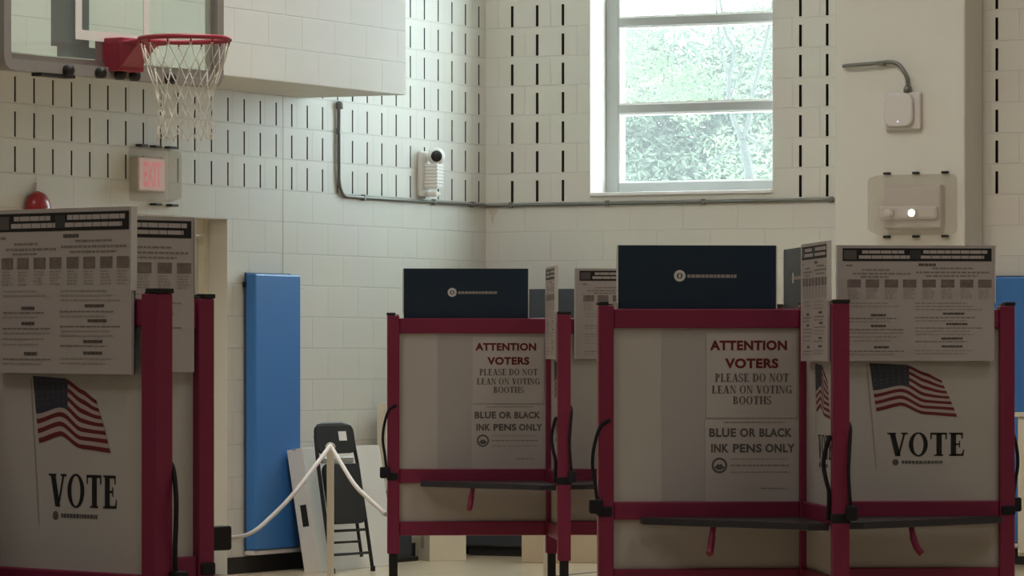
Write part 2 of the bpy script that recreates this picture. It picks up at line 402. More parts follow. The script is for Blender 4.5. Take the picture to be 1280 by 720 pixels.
# painted stripe on the floor
mb = MB(); mb.box(-12, -.9, -1.95, -1.90, 0, .002, 'inkgrey'); tag(mb.build('trim_1', loc=LW(0, 0, 0), rz=AL), kind='structure')

# boxed-out block bulkhead over the left wall
BP = .74; BT = lt(382); BZ = 3.048
mb = MB()
x0, x1, y0, y1, z0, z1 = -14.0, -BT, -BP, -.001, BZ, ZC
mb.face([(x0, y0, z0), (x1, y0, z0), (x1, y0, z1), (x0, y0, z1)], 'block'); mb.face([(x0, y1, z0), (x1, y1, z0), (x1, y0, z0), (x0, y0, z0)], 'paint')
mb.face([(x1, y0, z0), (x1, y1, z0), (x1, y1, z1), (x1, y0, z1)], 'block'); mb.face([(x0, y0, z0), (x0, y0, z1), (x0, y1, z1), (x0, y1, z0)], 'block')
tag(mb.build('wall_bulkhead', loc=LW(0, 0, 0), rz=AL), kind='structure')
# pilaster on the right wall
PT0, PT1, PP = rt(1067), rt(1206, .33), .33
mb = MB(); mb.box(PT0, PT1, -PP, .0, 0, ZC, 'paint'); tag(mb.build('wall_pilaster', bevel=.012, loc=RW(0, 0, 0), rz=AR), kind='structure')

# door in the left wall
d = bpy.data.objects.new('door_1', None); C.objects.link(d); d.location = LW(0, 0, 0); d.rotation_euler = (0, 0, AL); d['kind'] = 'structure'
mb = MB(); j0, j1 = -DT1, -DT0
for a, b, z0, z1 in ((j0, j0 + .06, 0, DZ), (j1 - .06, j1, 0, DZ), (j0 + .06, j1 - .06, DZ - .1, DZ)): mb.box(a, b, .135, .26, z0, z1, 'cream')
mb.build('door_frame', d, .006)
mb = MB(); mb.box(j0 + .065, j1 - .065, .17, .215, .01, DZ - .105, 'doorpaint')
leaf = mb.build('door_leaf', d, .004)
mb = MB(); mb.box(j0 + .2, j1 - .2, .162, .172, .95, DZ - .26, 'doorpaint'); mb.build('raised_panel', leaf, .006)
mb = MB(); mb.tube([(j1 - .14, .17, 1.0), (j1 - .14, .11, 1.0), (j1 - .26, .11, 1.0)], .011, 'steel'); mb.build('door_handle', leaf)

# window in the right wall
wd = bpy.data.objects.new('window_1', None); C.objects.link(wd); wd.location = RW(0, 0, 0); wd.rotation_euler = (0, 0, AR); wd['kind'] = 'structure'
E0, E1 = W_E, W_E + .07
mb = MB()
mb.box(W_T0, W_T0 + .10, E0, E1, W_Z0, W_Z1, 'alu'); mb.box(W_T1 - .10, W_T1, E0, E1, W_Z0, W_Z1, 'alu')
mb.box(W_T0 + .1, W_T1 - .1, E0, E1, W_Z0, W_Z0 + .075, 'alu'); mb.box(W_T0 + .1, W_T1 - .1, E0, E1, W_Z1 - .07, W_Z1, 'alu')
mb.build('window_frame', wd, .006)
zs = [W_Z0 + .075, 3.088, 3.69, 4.29, 4.89, 5.49, 6.09, 6.69, W_Z1 - .07]
for z in zs[1:-1]:
    mb = MB(); mb.box(W_T0 + .1, W_T1 - .1, E0 - .005, E1, z - .03, z + .03, 'alu'); mb.build('mullion', wd, .005)
for a, b in zip(zs, zs[1:]):
    a += .03 if a != zs[0] else 0; b -= .03 if b != zs[-1] else 0
    mb = MB()
    for q in ((W_T0 + .1, W_T0 + .115), (W_T1 - .115, W_T1 - .1)): mb.box(q[0], q[1], E0 + .005, E1, a, b, 'edge')
    mb.box(W_T0 + .115, W_T1 - .115, E0 + .005, E1, a, a + .014, 'edge'); mb.box(W_T0 + .115, W_T1 - .115, E0 + .005, E1, b - .014, b, 'edge')
    sash = mb.build('sash', wd)
    mb = MB(); mb.box(W_T0 + .115, W_T1 - .115, E0 + .04, E0 + .044, a + .014, b - .014, 'glass'); mb.build('pane', sash)
mb = MB(); mb.box(W_T0 + .001, W_T1 - .001, -.02, W_E, W_Z0 - .02, W_Z0 + .004, 'edge'); mb.build('window_sill', wd, .004)

# ------------------------------------------------------------------ basketball hoop
AH = math.radians(57)
RIMC = at(231, 49, F / 247)
face_off = .46
nx, ny = math.sin(AH), -math.cos(AH)
hp = Vector((RIMC.x - nx * face_off, RIMC.y - ny * face_off, 0))
hoop = thing('basketball_hoop', 'glass basketball backboard with red rim and white net, hung high before the block wall', 'basketball hoop', (hp.x, hp.y, 0), AH)
rz_ = RIMC.z
B0, B1, BW = rz_ - .185, rz_ + .90, .905         # board bottom, top, half width
def frame_ring(x0, x1, z0, z1, wd_, r, ya, yb, k):
    o = rrect(x0, x1, z0, z1, r); i = rrect(x0 + wd_, x1 - wd_, z0 + wd_, z1 - wd_, max(r - wd_, .01)); m = MB(); n = len(o)
    for a in range(n):
        b = (a + 1) % n
        m.face([(o[a][0], ya, o[a][1]), (i[a][0], ya, i[a][1]), (i[b][0], ya, i[b][1]), (o[b][0], ya, o[b][1])], k)
        m.face([(o[a][0], yb, o[a][1]), (o[b][0], yb, o[b][1]), (i[b][0], yb, i[b][1]), (i[a][0], yb, i[a][1])], k)
        m.face([(o[a][0], ya, o[a][1]), (o[b][0], ya, o[b][1]), (o[b][0], yb, o[b][1]), (o[a][0], yb, o[a][1])], k)
        m.face([(i[a][0], ya, i[a][1]), (i[a][0], yb, i[a][1]), (i[b][0], yb, i[b][1]), (i[b][0], ya, i[b][1])], k)
    return m
frame_ring(-BW, BW, B0, B1, .055, .07, -.03, .05, 'hoopgrey').build('padding', hoop, .006)
frame_ring(-BW + .055, BW - .055, B0 + .055, B1 - .055, .03, .02, -.005, .03, 'steel').build('frame', hoop)
mb = MB(); mb.box(-BW + .08, BW - .08, .004, .016, B0 + .08, B1 - .08, 'boardglass'); mb.build('glass_board', hoop)
frame_ring(-.305, .305, rz_ + .0, rz_ + .457, .05, .005, -.001, .003, 'edge').build('target_square', hoop)
mb = MB()
mb.box(-.33, -.12, .06, .14, rz_ - .03, ZC, 'slate')
mb.box(-.33, .09, .06, .10, rz_ - .085, rz_ - .03, 'slate')
mb.build('support_mast', hoop)
mb = MB(); mb.box(-.075, .105, -.12, .06, rz_ - .15, rz_ + .02, 'hoopred')
mb.prism([(-.10, rz_ - .15), (-.10, rz_ - .0), (-.24, rz_ - .0)], -.085, .085, 'hoopred', 'x')
mb.build('rim_bracket', hoop, .006)
for x in (-.42, -.16, 0, .12, .42):
    mb = MB(); mb.lathe([(.02, -.03), (.028, -.02), (.028, .02), (.012, .03)], 'black', 10, Matrix.Translation((x, -.045, B0 + .02)) @ Matrix.Rotation(math.pi / 2, 4, 'X')); mb.build('bolt', hoop)
mb = MB(); mb.box(-.62, -.35, -.035, .03, B0 - .018, B0 - .001, 'black'); mb.build('lower_bracket', hoop)
RR = .2285; rc = (0, -face_off, rz_)
mb = MB(); mb.tube([(RR * math.cos(t), -face_off + RR * math.sin(t), rz_) for t in [2 * math.pi * i / 40 for i in range(40)]], .013, 'hoopred', 8, True)
for t in (math.radians(62), math.radians(118)):
    mb.tube([(RR * math.cos(t), -face_off + RR * math.sin(t), rz_ - .005), (RR * math.cos(t) * .6, -.10, rz_ - .01)], .012, 'hoopred')
for i in range(12):
    t = 2 * math.pi * (i + .5) / 12
    mb.tube([(RR * math.cos(t), -face_off + RR * math.sin(t), rz_ - .008), (RR * .97 * math.cos(t), -face_off + RR * .97 * math.sin(t), rz_ - .035)], .005, 'hoopred', 6)
mb.build('rim', hoop)
mb = MB(); rnd = random.Random(3)
levels = [(0.0, .222), (.12, .190), (.23, .150), (.32, .135), (.40, .135), (.47, .140)]
def npnt(i, lv):
    z, r = levels[lv]; t = 2 * math.pi * (i + (.5 if lv % 2 == 0 else 0)) / 12
    return Vector((r * math.cos(t), -face_off + r * math.sin(t), rz_ - .03 - z))
for lv in range(5):
    for i in range(12):
        a = npnt(i, lv)
        for s_ in (0, 1):
            b = npnt(i + s_ if lv % 2 == 0 else i - s_, lv + 1); c = (a + b) / 2 + Vector((rnd.uniform(-.006, .006), rnd.uniform(-.006, .006), -.004))
            mb.tube([a, c, b], .0028, 'net', 5)
        mb.lathe([(.001, -.008), (.008, 0), (.001, .008)], 'net', 6, Matrix.Translation(a))
for i in range(12):
    a = npnt(i, 5); mb.lathe([(.001, -.012), (.009, 0), (.001, .010)], 'net', 6, Matrix.Translation(a))
mb.build('net', hoop)

# ------------------------------------------------------------------ voting booths
WL = .63
def poly_shelf():
    return [(.028, -.028), (.60, -.028), (.60, -.09), (.34, -.305), (.09, -.525), (.028, -.525)]
def UZ(px, py): return ((px - 1008) / 400.0, 1.40 + (440 - py) / 401.0)
def interp(pts, s):
    for (s0, p0), (s1, p1) in zip(pts, pts[1:]):
        if s <= s1:
            f = (s - s0) / (s1 - s0); f2 = f * f * (3 - 2 * f) * .5 + f * .5
            return (p0[0] + (p1[0] - p0[0]) * f, p0[1] + (p1[1] - p0[1]) * f2)
    return pts[-1][1]
FT = [(0, (1087, 454)), (.42, (1134, 456)), (.7, (1158, 466)), (1, (1178, 475))]
FB = [(0, (1096, 514)), (.35, (1128, 507)), (.65, (1155, 518)), (1, (1198, 521))]
def flag_pt(s, r):
    a = interp(FT, s); b = interp(FB, s)
    wv = math.sin(s * 9 + r * 2.5) * 1.6 * math.sin(math.pi * min(1, max(0, r)))
    return UZ(a[0] + (b[0] - a[0]) * r, a[1] + (b[1] - a[1]) * r + wv)
def make_prints():
    y = -.0045
    fl = MB(); N = 24
    for k in range(13):
        for j in range(N):
            s0, s1 = j / N, (j + 1) / N
            col = 'flagred' if k % 2 == 0 else 'flagwhite'
            d_ = y
            if s1 <= .4585 and k < 7: col = 'flagblue'
            pts = [flag_pt(s0, (k + 1) / 13), flag_pt(s1, (k + 1) / 13), flag_pt(s1, k / 13), flag_pt(s0, k / 13)]
            fl.face([(a, d_, b) for a, b in pts], col)
    rs = random.Random(5)
    for r_ in range(5):                        # stars of the canton
        for c_ in range(6):
            cx, cz = flag_pt(.04 + c_ * .072, .06 + r_ * .09)
            st = []
            for q in range(10):
                rad = .0035 if q % 2 == 0 else .0015; t = math.pi / 2 + q * math.pi / 5
                st.append((cx + rad * math.cos(t), y - .0006, cz + rad * math.sin(t)))
            fl.face(st, 'inkgrey')
    (a0, b0), (a1, b1) = UZ(1083, 456), UZ(1096, 588)
    fl.face([(a0, y, b0), (a1 - .001, y, b1), (a1 + .0015, y, b1), (a0 + .005, y, b0)], 'inkpale')
    vt = MB()
    P3 = lambda px, py, d: (px, d, py)
    (x0, z1), (x1, z0) = UZ(1110, 541), UZ(1207, 570)
    put(vt, serif('VOTE', z1 - z0, x1 - x0), x0, z0, y, 'ink', P3)
    cx, cz = UZ(1120, 578)
    put(vt, [[(cx + .010 * math.cos(2 * math.pi * i / 16), cz + .010 * math.sin(2 * math.pi * i / 16)) for i in range(16)]], 0, 0, y, 'inkgrey', P3)
    x = UZ(1128, 0)[0]; xe = UZ(1178, 0)[0]
    while x < xe:
        wl = rs.uniform(.004, .010); put(vt, [R2(x, cz - .004, x + wl, cz + .005)], 0, 0, y, 'inkgrey', P3); x += wl + .0022
    return fl, vt
FLAG, VOTE = make_prints()

def make_booth():
    root = thing('voting_booth', '', 'voting booth')
    def centre():
        m = MB(); m.box(-.024, .024, -.024, .024, .60, 1.545, 'red'); return m
    cp = centre().build('center_post', root, .004)
    m = MB(); m.box(-.016, .016, -.016, .016, .01, .602, 'black'); m.box(-.03, .03, -.03, .03, 0, .014, 'black'); m.build('leg', cp, .003)
    m = MB(); m.box(-.022, .022, -.022, .022, 1.545, 1.556, 'black'); m.build('post_cap', cp, .003)
    for k in range(4):
        a = -k * math.pi / 2
        def B(mbk, name, par=root, bev=.003):
            o = mbk.build(name, par, bev)
            if par is root: o.rotation_euler = (0, 0, a)
            return o
        m = MB(); m.box(WL - .024, WL + .024, -.025, .025, .60, 1.545, 'red'); p = B(m, 'post', root, .004)
        m = MB(); m.box(WL - .017, WL + .017, -.017, .017, .01, .602, 'black'); m.box(WL - .03, WL + .03, -.03, .03, 0, .014, 'black'); B(m, 'leg', p)
        m = MB(); m.box(WL - .008, WL + .026, -.026, .026, 1.545, 1.556, 'black'); m.box(WL - .022, WL - .008, -.018, .018, 1.545, 1.549, 'black'); B(m, 'post_cap', p)
        for z0, z1, nm, th in ((1.474, 1.534, 'top_rail', .018), (.880, .936, 'middle_rail', .018), (.672, .728, 'lower_rail', .018)):
            m = MB(); m.box(.024, WL - .024, -th, th, z0, z1, 'red'); B(m, nm, root, .004)
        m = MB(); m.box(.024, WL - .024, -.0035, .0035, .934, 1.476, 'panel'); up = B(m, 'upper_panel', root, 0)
        FLAG_o = bpy.data.objects.new('printed_flag', FLAG_ME); C.objects.link(FLAG_o); FLAG_o.parent = up; FLAG_o['label'] = 'printed waving flag with stars and stripes'
        VOTE_o = bpy.data.objects.new('printed_lettering', VOTE_ME); C.objects.link(VOTE_o); VOTE_o.parent = up; VOTE_o['label'] = 'black serif word VOTE above a small seal'
        m = MB(); m.box(.045, .455, .0036, .0048, .938, 1.470, 'greyband'); B(m, 'grey_band', up, 0)  # thin grey sheet, darker than the panel it lies on
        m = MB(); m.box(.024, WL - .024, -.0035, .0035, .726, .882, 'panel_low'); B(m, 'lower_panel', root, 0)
        m = MB(); m.prism(poly_shelf()[::-1], .868, .890, 'shelf'); sh = B(m, 'shelf', root, .003)
        m = MB(); pth = smooth_path([(.27, -.33, .868), (.275, -.335, .835), (.285, -.34, .805), (.30, -.345, .785)], 4)
        m.tube(pth, [.009] * 4 + [.011] * (len(pth) - 4), 'red', 8); B(m, 'shelf_bracket', sh, 0)
        m = MB()
        pth = smooth_path([(.618, .028, 1.19), (.648, .028, 1.17), (.667, .022, 1.11), (.672, .018, 1.05), (.664, .022, .99), (.658, .028, .93)], 6)
        m.tube(pth, .0055, 'strap', 8)
        s1 = B(m, 'strap', root, 0)
        if k == 1:
            m = MB()
            pth = smooth_path([(.63, -.030, 1.15), (.615, -.038, 1.12), (.605, -.046, 1.07), (.615, -.040, 1.02), (.62, -.032, .98), (.615, -.034, .90)], 6)
            m.tube(pth, .0065, 'strap', 8); B(m, 'hand_strap', root, 0)
        m = MB(); m.box(.642, .684, .012, .045, .90, .945, 'strap'); m.box(.61, .656, -.029, .029, .890, .922, 'strap'); B(m, 'buckle', s1, .006)
    return root
FLAG_ME = FLAG.mesh('printed_flag'); VOTE_ME = VOTE.mesh('printed_lettering')
booth = make_booth()
UNITS = {}
s_ = F / 13.70
UNITS['A'] = ((1008 - 640) / F * 13.70, 13.70, math.radians(5.3), 'red framed voting booth with the larger navy signboard, below the emergency light')
UNITS['B'] = ((689.5 - 640) / F * 17.5, 17.5, math.radians(3.8), 'red framed voting booth standing farthest back, with the smaller navy signboard')
p1 = Vector(((204 - 640) / 585, F / 585, 0)); p2 = Vector(((250 - 640) / 535, F / 535, 0))
md = (p1 + p2) / 2; dv = (p2 - p1); hl = dv.length / 2; off = math.sqrt(max(.0, WL * WL - hl * hl))
nrm = Vector((-dv.y, dv.x, 0)).normalized()
cc = md + nrm * off
ang_c = math.atan2(p2.y - cc.y, p2.x - cc.x)
UNITS['C'] = (cc.x, cc.y, ang_c, 'red framed voting booth below the basketball hoop, cut off by the picture edge')
first = True; BO = {}
for k, (x, y, a, lab) in UNITS.items():
    o = booth if first else copy_tree(booth); first = False
    o.location = (x, y, 0); o.rotation_euler = (0, 0, a); o['label'] = lab; o['group'] = 'red framed voting booths'; o['category'] = 'voting booth'
    BO[k] = o
    if k == 'B':                                # no wing at the rear of this one
        for ch in list(o.children):
            if abs(ch.rotation_euler.z + 1.5 * math.pi) < .01:
                for g in list(ch.children_recursive): bpy.data.objects.remove(g)
                bpy.data.objects.remove(ch)
    if k == 'C':
        o.scale = (1, 1, .987)
        for ch in list(o.children):
            if ch.name.startswith('hand_strap'): bpy.data.objects.remove(ch)
def wing_frame(unit, k, side):                 # matrix: x reading direction along the wing, y outward normal*-1, z up; origin at booth centre
    x, y, a, _ = UNITS[unit]
    th = a - k * math.pi / 2
    return Matrix.Translation((x, y, 0)) @ Matrix.Rotation(th, 4, 'Z') if side == 1 else Matrix.Translation((x, y, 0)) @ Matrix.Rotation(th + math.pi, 4, 'Z')

# ------------------------------------------------------------------ posters clipped over the wings (white face one way, navy back the other)
def make_poster():
    rs = random.Random(11)
    W2, H2 = .2475, .18
    PX = lambda px: (px - 1144) / 400.0
    PY = lambda py: (380 - py) / 401.0
    m = MB(); m.box(-W2, W2, -.004, .003, -H2, H2, 'poster')
    board = m.build('voter_poster', None)
    m = MB(); m.box(-W2, W2, .003, .006, -H2, H2, 'navy'); bk = m.build('navy_back', board)
    m = MB(); yb = .0066                        # back: read with x reversed
    cx, cz = .055, .085
    m.face([(cx + .018 * math.cos(t), yb, cz + .018 * math.sin(t)) for t in [-2 * math.pi * i / 24 for i in range(24)]], 'edge')
    m.face([(cx + .009 * math.cos(t), yb + .0004, cz + .009 * math.sin(t)) for t in [-2 * math.pi * i / 12 for i in range(12)]], 'navy')
    m.face([(cx + .0045 * math.cos(t), yb + .0007, cz + .007 * math.sin(t)) for t in [-2 * math.pi * i / 12 for i in range(12)]], 'edge')
    x = cx - .024
    while x > -.125:
        wl = rs.uniform(.006, .016); m.face([(x, yb, cz - .006), (x - wl, yb, cz - .006), (x - wl, yb, cz + .004), (x, yb, cz + .004)], 'inkpale'); x -= wl + .002
    m.build('logo', bk)
    m = MB(); m.box(-W2 - .004, -W2, -.005, .0065, -H2, H2, 'edge'); m.build('edge_strip', board)
    m = MB(); m.box(W2, W2 + .004, -.007, .0075, -.0, H2, 'edge'); m.build('edge_strip', board)
    # printed matter
    y = -.0048
    def bar(m, x0, y0, x1, y1, k, d=y): m.face([(PX(x0), d, PY(y1)), (PX(x1), d, PY(y1)), (PX(x1), d, PY(y0)), (PX(x0), d, PY(y0))], k)
    m = MB(); bar(m, 1051.5, 311.5, 1239.5, 327.5, 'ink'); hd = m.build('header_band', board)
    def words(m, x0, x1, yc, hgt, k, d=y, wmin=3, wmax=9, gap=1.2):
        x = x0
        while x < x1 - 1:
            wl = min(rs.uniform(wmin, wmax), x1 - x); bar(m, x, yc - hgt / 2, x + wl, yc + hgt / 2, k, d); x += wl + gap
    m = MB(); y2 = y - .0006
    bar(m, 1053, 314, 1069, 325.5, 'inkgrey', y2)
    for x0, x1, yc, hh in ((1076, 1129, 316.2, 4.0), (1072, 1136, 322.5, 4.2), (1153, 1234, 316.0, 4.2), (1150, 1230, 322.5, 3.8)):
        words(m, x0, x1, yc, hh, 'poster', y2, 7, 16, .7)
    bar(m, 1136, 314, 1150, 325, 'slate', y2)
    m.build('header_lettering', hd)
    m = MB()
    words(m, 1056, 1066, 333, 2.2, 'inkmid'); words(m, 1147, 1169, 332, 3.2, 'inkgrey', gap=.5)
    for x0, x1, yc, hh, k in ((1076, 1112, 338.5, 1.8, 'inkmid'), (1164, 1216, 336.5, 1.8, 'inkmid'), (1064, 1138, 343.2, 2.0, 'inkmid'), (1144, 1236, 341.5, 2.0, 'inkmid'),
                              (1074, 1110, 347.3, 1.8, 'inkmid'), (1156, 1222, 346, 1.8, 'inkmid')):
        words(m, x0, x1, yc, hh, k)
    for cx_ in (1066, 1089, 1113, 1136, 1160.5, 1184, 1208, 1231):
        for r_ in range(5): words(m, cx_ - 8, cx_ + rs.uniform(2, 8), 363 + r_ * 2.7, 1.2, 'inkpale')
    heads_l = [(395, 1098), (408.5, 1098), (435, 1102)]; heads_r = [(393, 1192), (406, 1196), (424, 1190), (434, 1190)]
    for yc, xc in heads_l: words(m, xc - 11, xc + 8, yc, 2.8, 'inkgrey', gap=.4)
    for yc, xc in heads_r: words(m, xc - 14, xc + 13, yc, 2.6, 'inkgrey', gap=.4)
    for yc in (380, 384, 399, 403, 413, 417, 422, 427, 440, 444): 
        words(m, 1060, 1060 + rs.uniform(48, 70), yc, 1.3, 'inkmid' if yc in (399, 413, 440) else 'inkpale')
    for yc in (380, 384, 388, 398, 402, 411, 415, 419, 428, 439, 443):
        words(m, 1143, 1143 + rs.uniform(60, 88), yc, 1.3, 'inkmid' if yc in (398, 411, 428) else 'inkpale')
    m.build('printed_text', board)
    for cx_ in (1066, 1089, 1113, 1136, 1160.5, 1184, 1208, 1231):
        m = MB(); bar(m, cx_ - 8.5, 350.5, cx_ + 8.5, 360.5, 'pic', y); m.build('printed_photo', board)
    return board
poster = make_poster()
PL = [('A', 0, 0, 'voter information poster with black header, hung over the VOTE panel below the emergency light'),
      ('A', 1, 0, 'voter poster seen at a slant between the larger notices and its VOTE panel'),
      ('A', 2, 0, 'larger navy signboard with white seal, standing on the rail above the nearer ATTENTION VOTERS notice'),
      ('A', 3, 0, 'grey-looking signboard seen nearly edge-on beside the larger navy signboard'),
      ('B', 0, 0, 'poster with black header half hidden behind the larger navy signboard'),
      ('B', 1, 0, 'poster seen edge-on as a pale upright strip beside the smaller navy signboard'),
      ('B', 2, 0, 'smaller navy signboard with white seal, on the rail of the farthest booth'),
      ('C', 1, -.006, 'largest voter information poster, black header, on the booth below the red bell'),
      ('C', 0, 0, 'voter information poster partly hidden behind the largest poster, below the exit sign')]
for i, (u, k, du, lab) in enumerate(PL):
    o = poster if i == 0 else copy_tree(poster)
    o.matrix_world = wing_frame(u, k, 1) @ Matrix.Translation((.340 + du, -.0265, 1.552 - (.019 if u == 'C' else 0))) @ (Matrix.Rotation(math.radians(.3 if u == 'C' and k == 1 else 0), 4, 'Y'))
    tag(o, lab, 'poster', 'voter information posters')

# ------------------------------------------------------------------ notices taped to the booths
def make_notices():
    A = MB()
    X = lambda px: (px - 938.5) / 403.0
    P3 = lambda px, py, d: (px, d, py)
    A.box(X(881), X(996), -.0009, 0, -.1325, .1325, 'paper')     # 415 .. 523
    a = A.build('printed_notice', None)
    Z = lambda py: (469 - py) / 403.0
    L_ = MB(); L2 = MB(); y = -.0016
    for s, x0, x1, y0, y1 in (('ATTENTION', 885.5, 983, 425.5, 438), ('VOTERS', 904.5, 972, 448, 460.5)):
        put(L_, sans(s, (y1 - y0) / 403, (x1 - x0) / 403, .045), X(x0), Z(y1), y, 'inkred', P3)
    for s, x0, x1, y0, y1 in (('PLEASE DO NOT', 892, 985, 467, 477.5), ('LEAN ON VOTING', 888, 989, 482, 492), ('BOOTHS', 914.5, 963, 495.5, 505.5)):
        put(L2, serif(s, (y1 - y0) / 403, (x1 - x0) / 403), X(x0), Z(y1), y, 'inkgrey', P3)
    o = L_.build('red_lettering', a); o = L2.build('grey_lettering', a)
    Bm = MB(); Bm.box(X(879.5), X(998), -.0009, 0, -.128, .128, 'paper')   # 524.5 .. 627.7
    b = Bm.build('pen_notice', None)
    Z2 = lambda py: (576 - py) / 403.0
    L3 = MB()
    for s, x0, x1, y0, y1 in (('BLUE', 884.5, 918.5, 535.5, 546.5), ('OR', 923.5, 943.5, 535.5, 546.5), ('BLACK', 948, 989.5, 535.5, 546.5), ('INK', 887, 909.5, 555, 566), ('PENS', 914.5, 951, 555, 566), ('ONLY', 955.5, 993, 555, 566)):
        put(L3, sans(s, (y1 - y0) / 403, (x1 - x0) / 403, .038), X(x0), Z2(y1), y, 'inkgrey', P3)
    L3.build('lettering', b)
    S = MB(); cx, cz = X(897.5), Z2(582)
    put(S, ring(cx, cz, .0245, .0245, .018, .018, 0, 360, 32) + [[(cx + .016 * math.cos(t), cz - .003 + .011 * math.sin(t)) for t in [math.pi + math.pi * i / 12 for i in range(13)]],
        [(cx - .012, cz - .002), (cx - .004, cz + .006), (cx, cz + .001), (cx + .004, cz + .006), (cx + .012, cz - .002), (cx, cz - .008)]], 0, 0, y, 'inkgrey', P3)
    S.build('seal', b)
    T = MB(); rs = random.Random(2)
    for x0, x1, yc, hh, k in ((903, 980, 528, 1.2, 'inkmid'), (912, 984, 574, 1.5, 'inkpale'), (912, 986, 582, 1.8, 'inkmid'), (912, 986, 590.5, 1.5, 'inkpale'), (950, 980, 611, 1.3, 'inkmid')):
        x = x0
        while x < x1:
            wl = rs.uniform(2.5, 8); put(T, [R2(X(x), Z2(yc + hh / 2), X(min(x + wl, x1)), Z2(yc - hh / 2))], 0, 0, y, k, P3); x += wl + 1.2
    T.build('small_print', b)
    return a, b
n1, n2 = make_notices()
for i, (u, lab1, lab2) in enumerate((('A', 'larger ATTENTION VOTERS notice in red and grey, on the nearer booth', 'larger BLUE OR BLACK INK PENS ONLY notice with seal, on the nearer booth'),
                                     ('B', 'smaller ATTENTION VOTERS notice in red and grey, on the farthest booth', 'smaller BLUE OR BLACK INK PENS ONLY notice with seal, on the farthest booth'))):
    a = n1 if i == 0 else copy_tree(n1); b = n2 if i == 0 else copy_tree(n2)
    xo = (938.5 - 1008) / 403.0
    a.matrix_world = wing_frame(u, 2, 2) @ Matrix.Translation((xo, -.0060, 1.40 - (469 - 440) / 403))
    b.matrix_world = wing_frame(u, 2, 2) @ Matrix.Translation((xo, -.0060, 1.40 - (576 - 440) / 403))
    tag(a, lab1, 'notice', 'red attention notices'); tag(b, lab2, 'notice', 'ink pen notices')

# ------------------------------------------------------------------ things on the walls
def on_left(name, label, cat, px, z, p=0.0): return thing(name, label, cat, LW(lt(px, p), p, z), AL)
def on_right(name, label, cat, px, z, p=0.0): return thing(name, label, cat, RW(rt(px, p), p, z), AR)
def zl(px, py, p=0.0):                          # height of a pixel on the left wall
    return H + (HZ - py) / F * LW(lt(px, p), p, 0).y
def zr(px, py, p=0.0): return H + (HZ - py) / F * RW(rt(px, p), p, 0).y

# conduit along both walls
zc = 2.425
cr = .012
tt = lt(421)
pts = [LW(tt, .016, BZ + .0)] + [LW(tt, .016, z) for z in (3.0, 2.8, 2.62)]
arc = [LW(tt - .10 + .10 * math.cos(a), .016, zc + .12 - .12 * math.sin(a)) for a in [math.pi / 2 * i / 6 for i in range(7)]]
pts = pts[:-1] + arc + [LW(lt(x), .016, zc) for x in (470, 530, 575)] + [LW(.03, .016, zc)] + [RW(.03, .016, zc)] + [RW(rt(x), .016, zc) for x in (700, 800, 900, 1000)] + [RW(PT0 - .002, .016, zc)]
mb = MB(); mb.tube(pts, cr, 'conduit', 10); cd = mb.build('conduit')
tag(cd, 'thin grey metal conduit dropping from the bulkhead and running along both walls under the window', 'conduit')
for q, aa in [(LW(tt, .0, 2.85), AL), (LW(lt(452), 0, zc), AL), (LW(lt(540), 0, zc), AL), (LW(lt(588), 0, zc), AL)] + [(RW(rt(x), 0, zc), AR) for x in (640, 760, 880, 1040)]:
    mb = MB(); mb.box(-.012, .012, -.03, .0, -.02, .02, 'conduit', Matrix.Translation(q) @ Matrix.Rotation(aa, 4, 'Z')); mb.build('clip', cd, .003)
mb = MB(); mb.lathe([(.024, -.05), (.024, -.012), (.016, 0)], 'conduit', 12, Matrix.Translation(LW(tt, .02, 3.046))); mb.build('fitting', cd)

# exit sign under a clear guard
ex = on_left('exit_sign', 'small red lit exit sign under a clear guard, high over the door', 'exit sign', 191, zl(191, 219))
mb = MB(); mb.box(-.255, .055, -.055, 0, -.105, .105, 'device'); mb.build('housing', ex, .006)
mb = MB(); mb.box(-.245, .045, -.058, -.054, -.095, .095, 'exitface'); fc = mb.build('face', ex)
mb = MB(); put(mb, sans('EXIT', .15, .20, .02), -.20, -.075, -.0595, 'exitred', lambda x, y, d: (x, d, y)); mb.build('lettering', fc)
def guard(hw, hh, dp, r=.03):
    m = MB(); o = rrect(-hw, hw, -hh, hh, r); n = len(o); ins = rrect(-hw + .02, hw - .02, -hh + .02, hh - .02, max(r - .01, .01))
    for a in range(n):
        b = (a + 1) % n
        m.face([(o[a][0], -.002, o[a][1]), (o[b][0], -.002, o[b][1]), (ins[b][0], -dp, ins[b][1]), (ins[a][0], -dp, ins[a][1])][::-1], 'cover')
    m.face([(x, -dp, z) for x, z in ins][::-1], 'cover')
    return m
gd = guard(.225, .165, .11).build('clear_guard', ex); gd.location = (-.05, 0, 0)
for x, z in ((-.16, .175), (0, .175), (.17, .175), (0, -.179), (.19, -.179)):
    mb = MB(); mb.box(x - .04, x + .04, -.045, 0, z - .007, z + .007, 'black'); mb.build('guard_clip', ex, .003)

# red bell
be = on_left('fire_bell', 'round red alarm bell on the wall just above the largest poster', 'alarm bell', 40, zl(40, 262))
mb = MB(); Rb = Matrix.Rotation(math.pi / 2, 4, 'X')
mb.lathe([(.105, .025), (.108, .04), (.10, .065), (.075, .085), (.04, .095), (.012, .098)], 'bell', 28, Rb); mb.build('gong', be)
mb = MB(); mb.lathe([(.06, 0), (.06, .026)], 'bell', 20, Rb); mb.lathe([(.014, .096), (.014, .106), (.006, .11)], 'steel', 10, Rb); mb.build('backbox', be)
mb = MB(); mb.tube([(.03, -.006, .06), (.03, -.006, .16)], .005, 'device', 6); mb.build('wire', be)

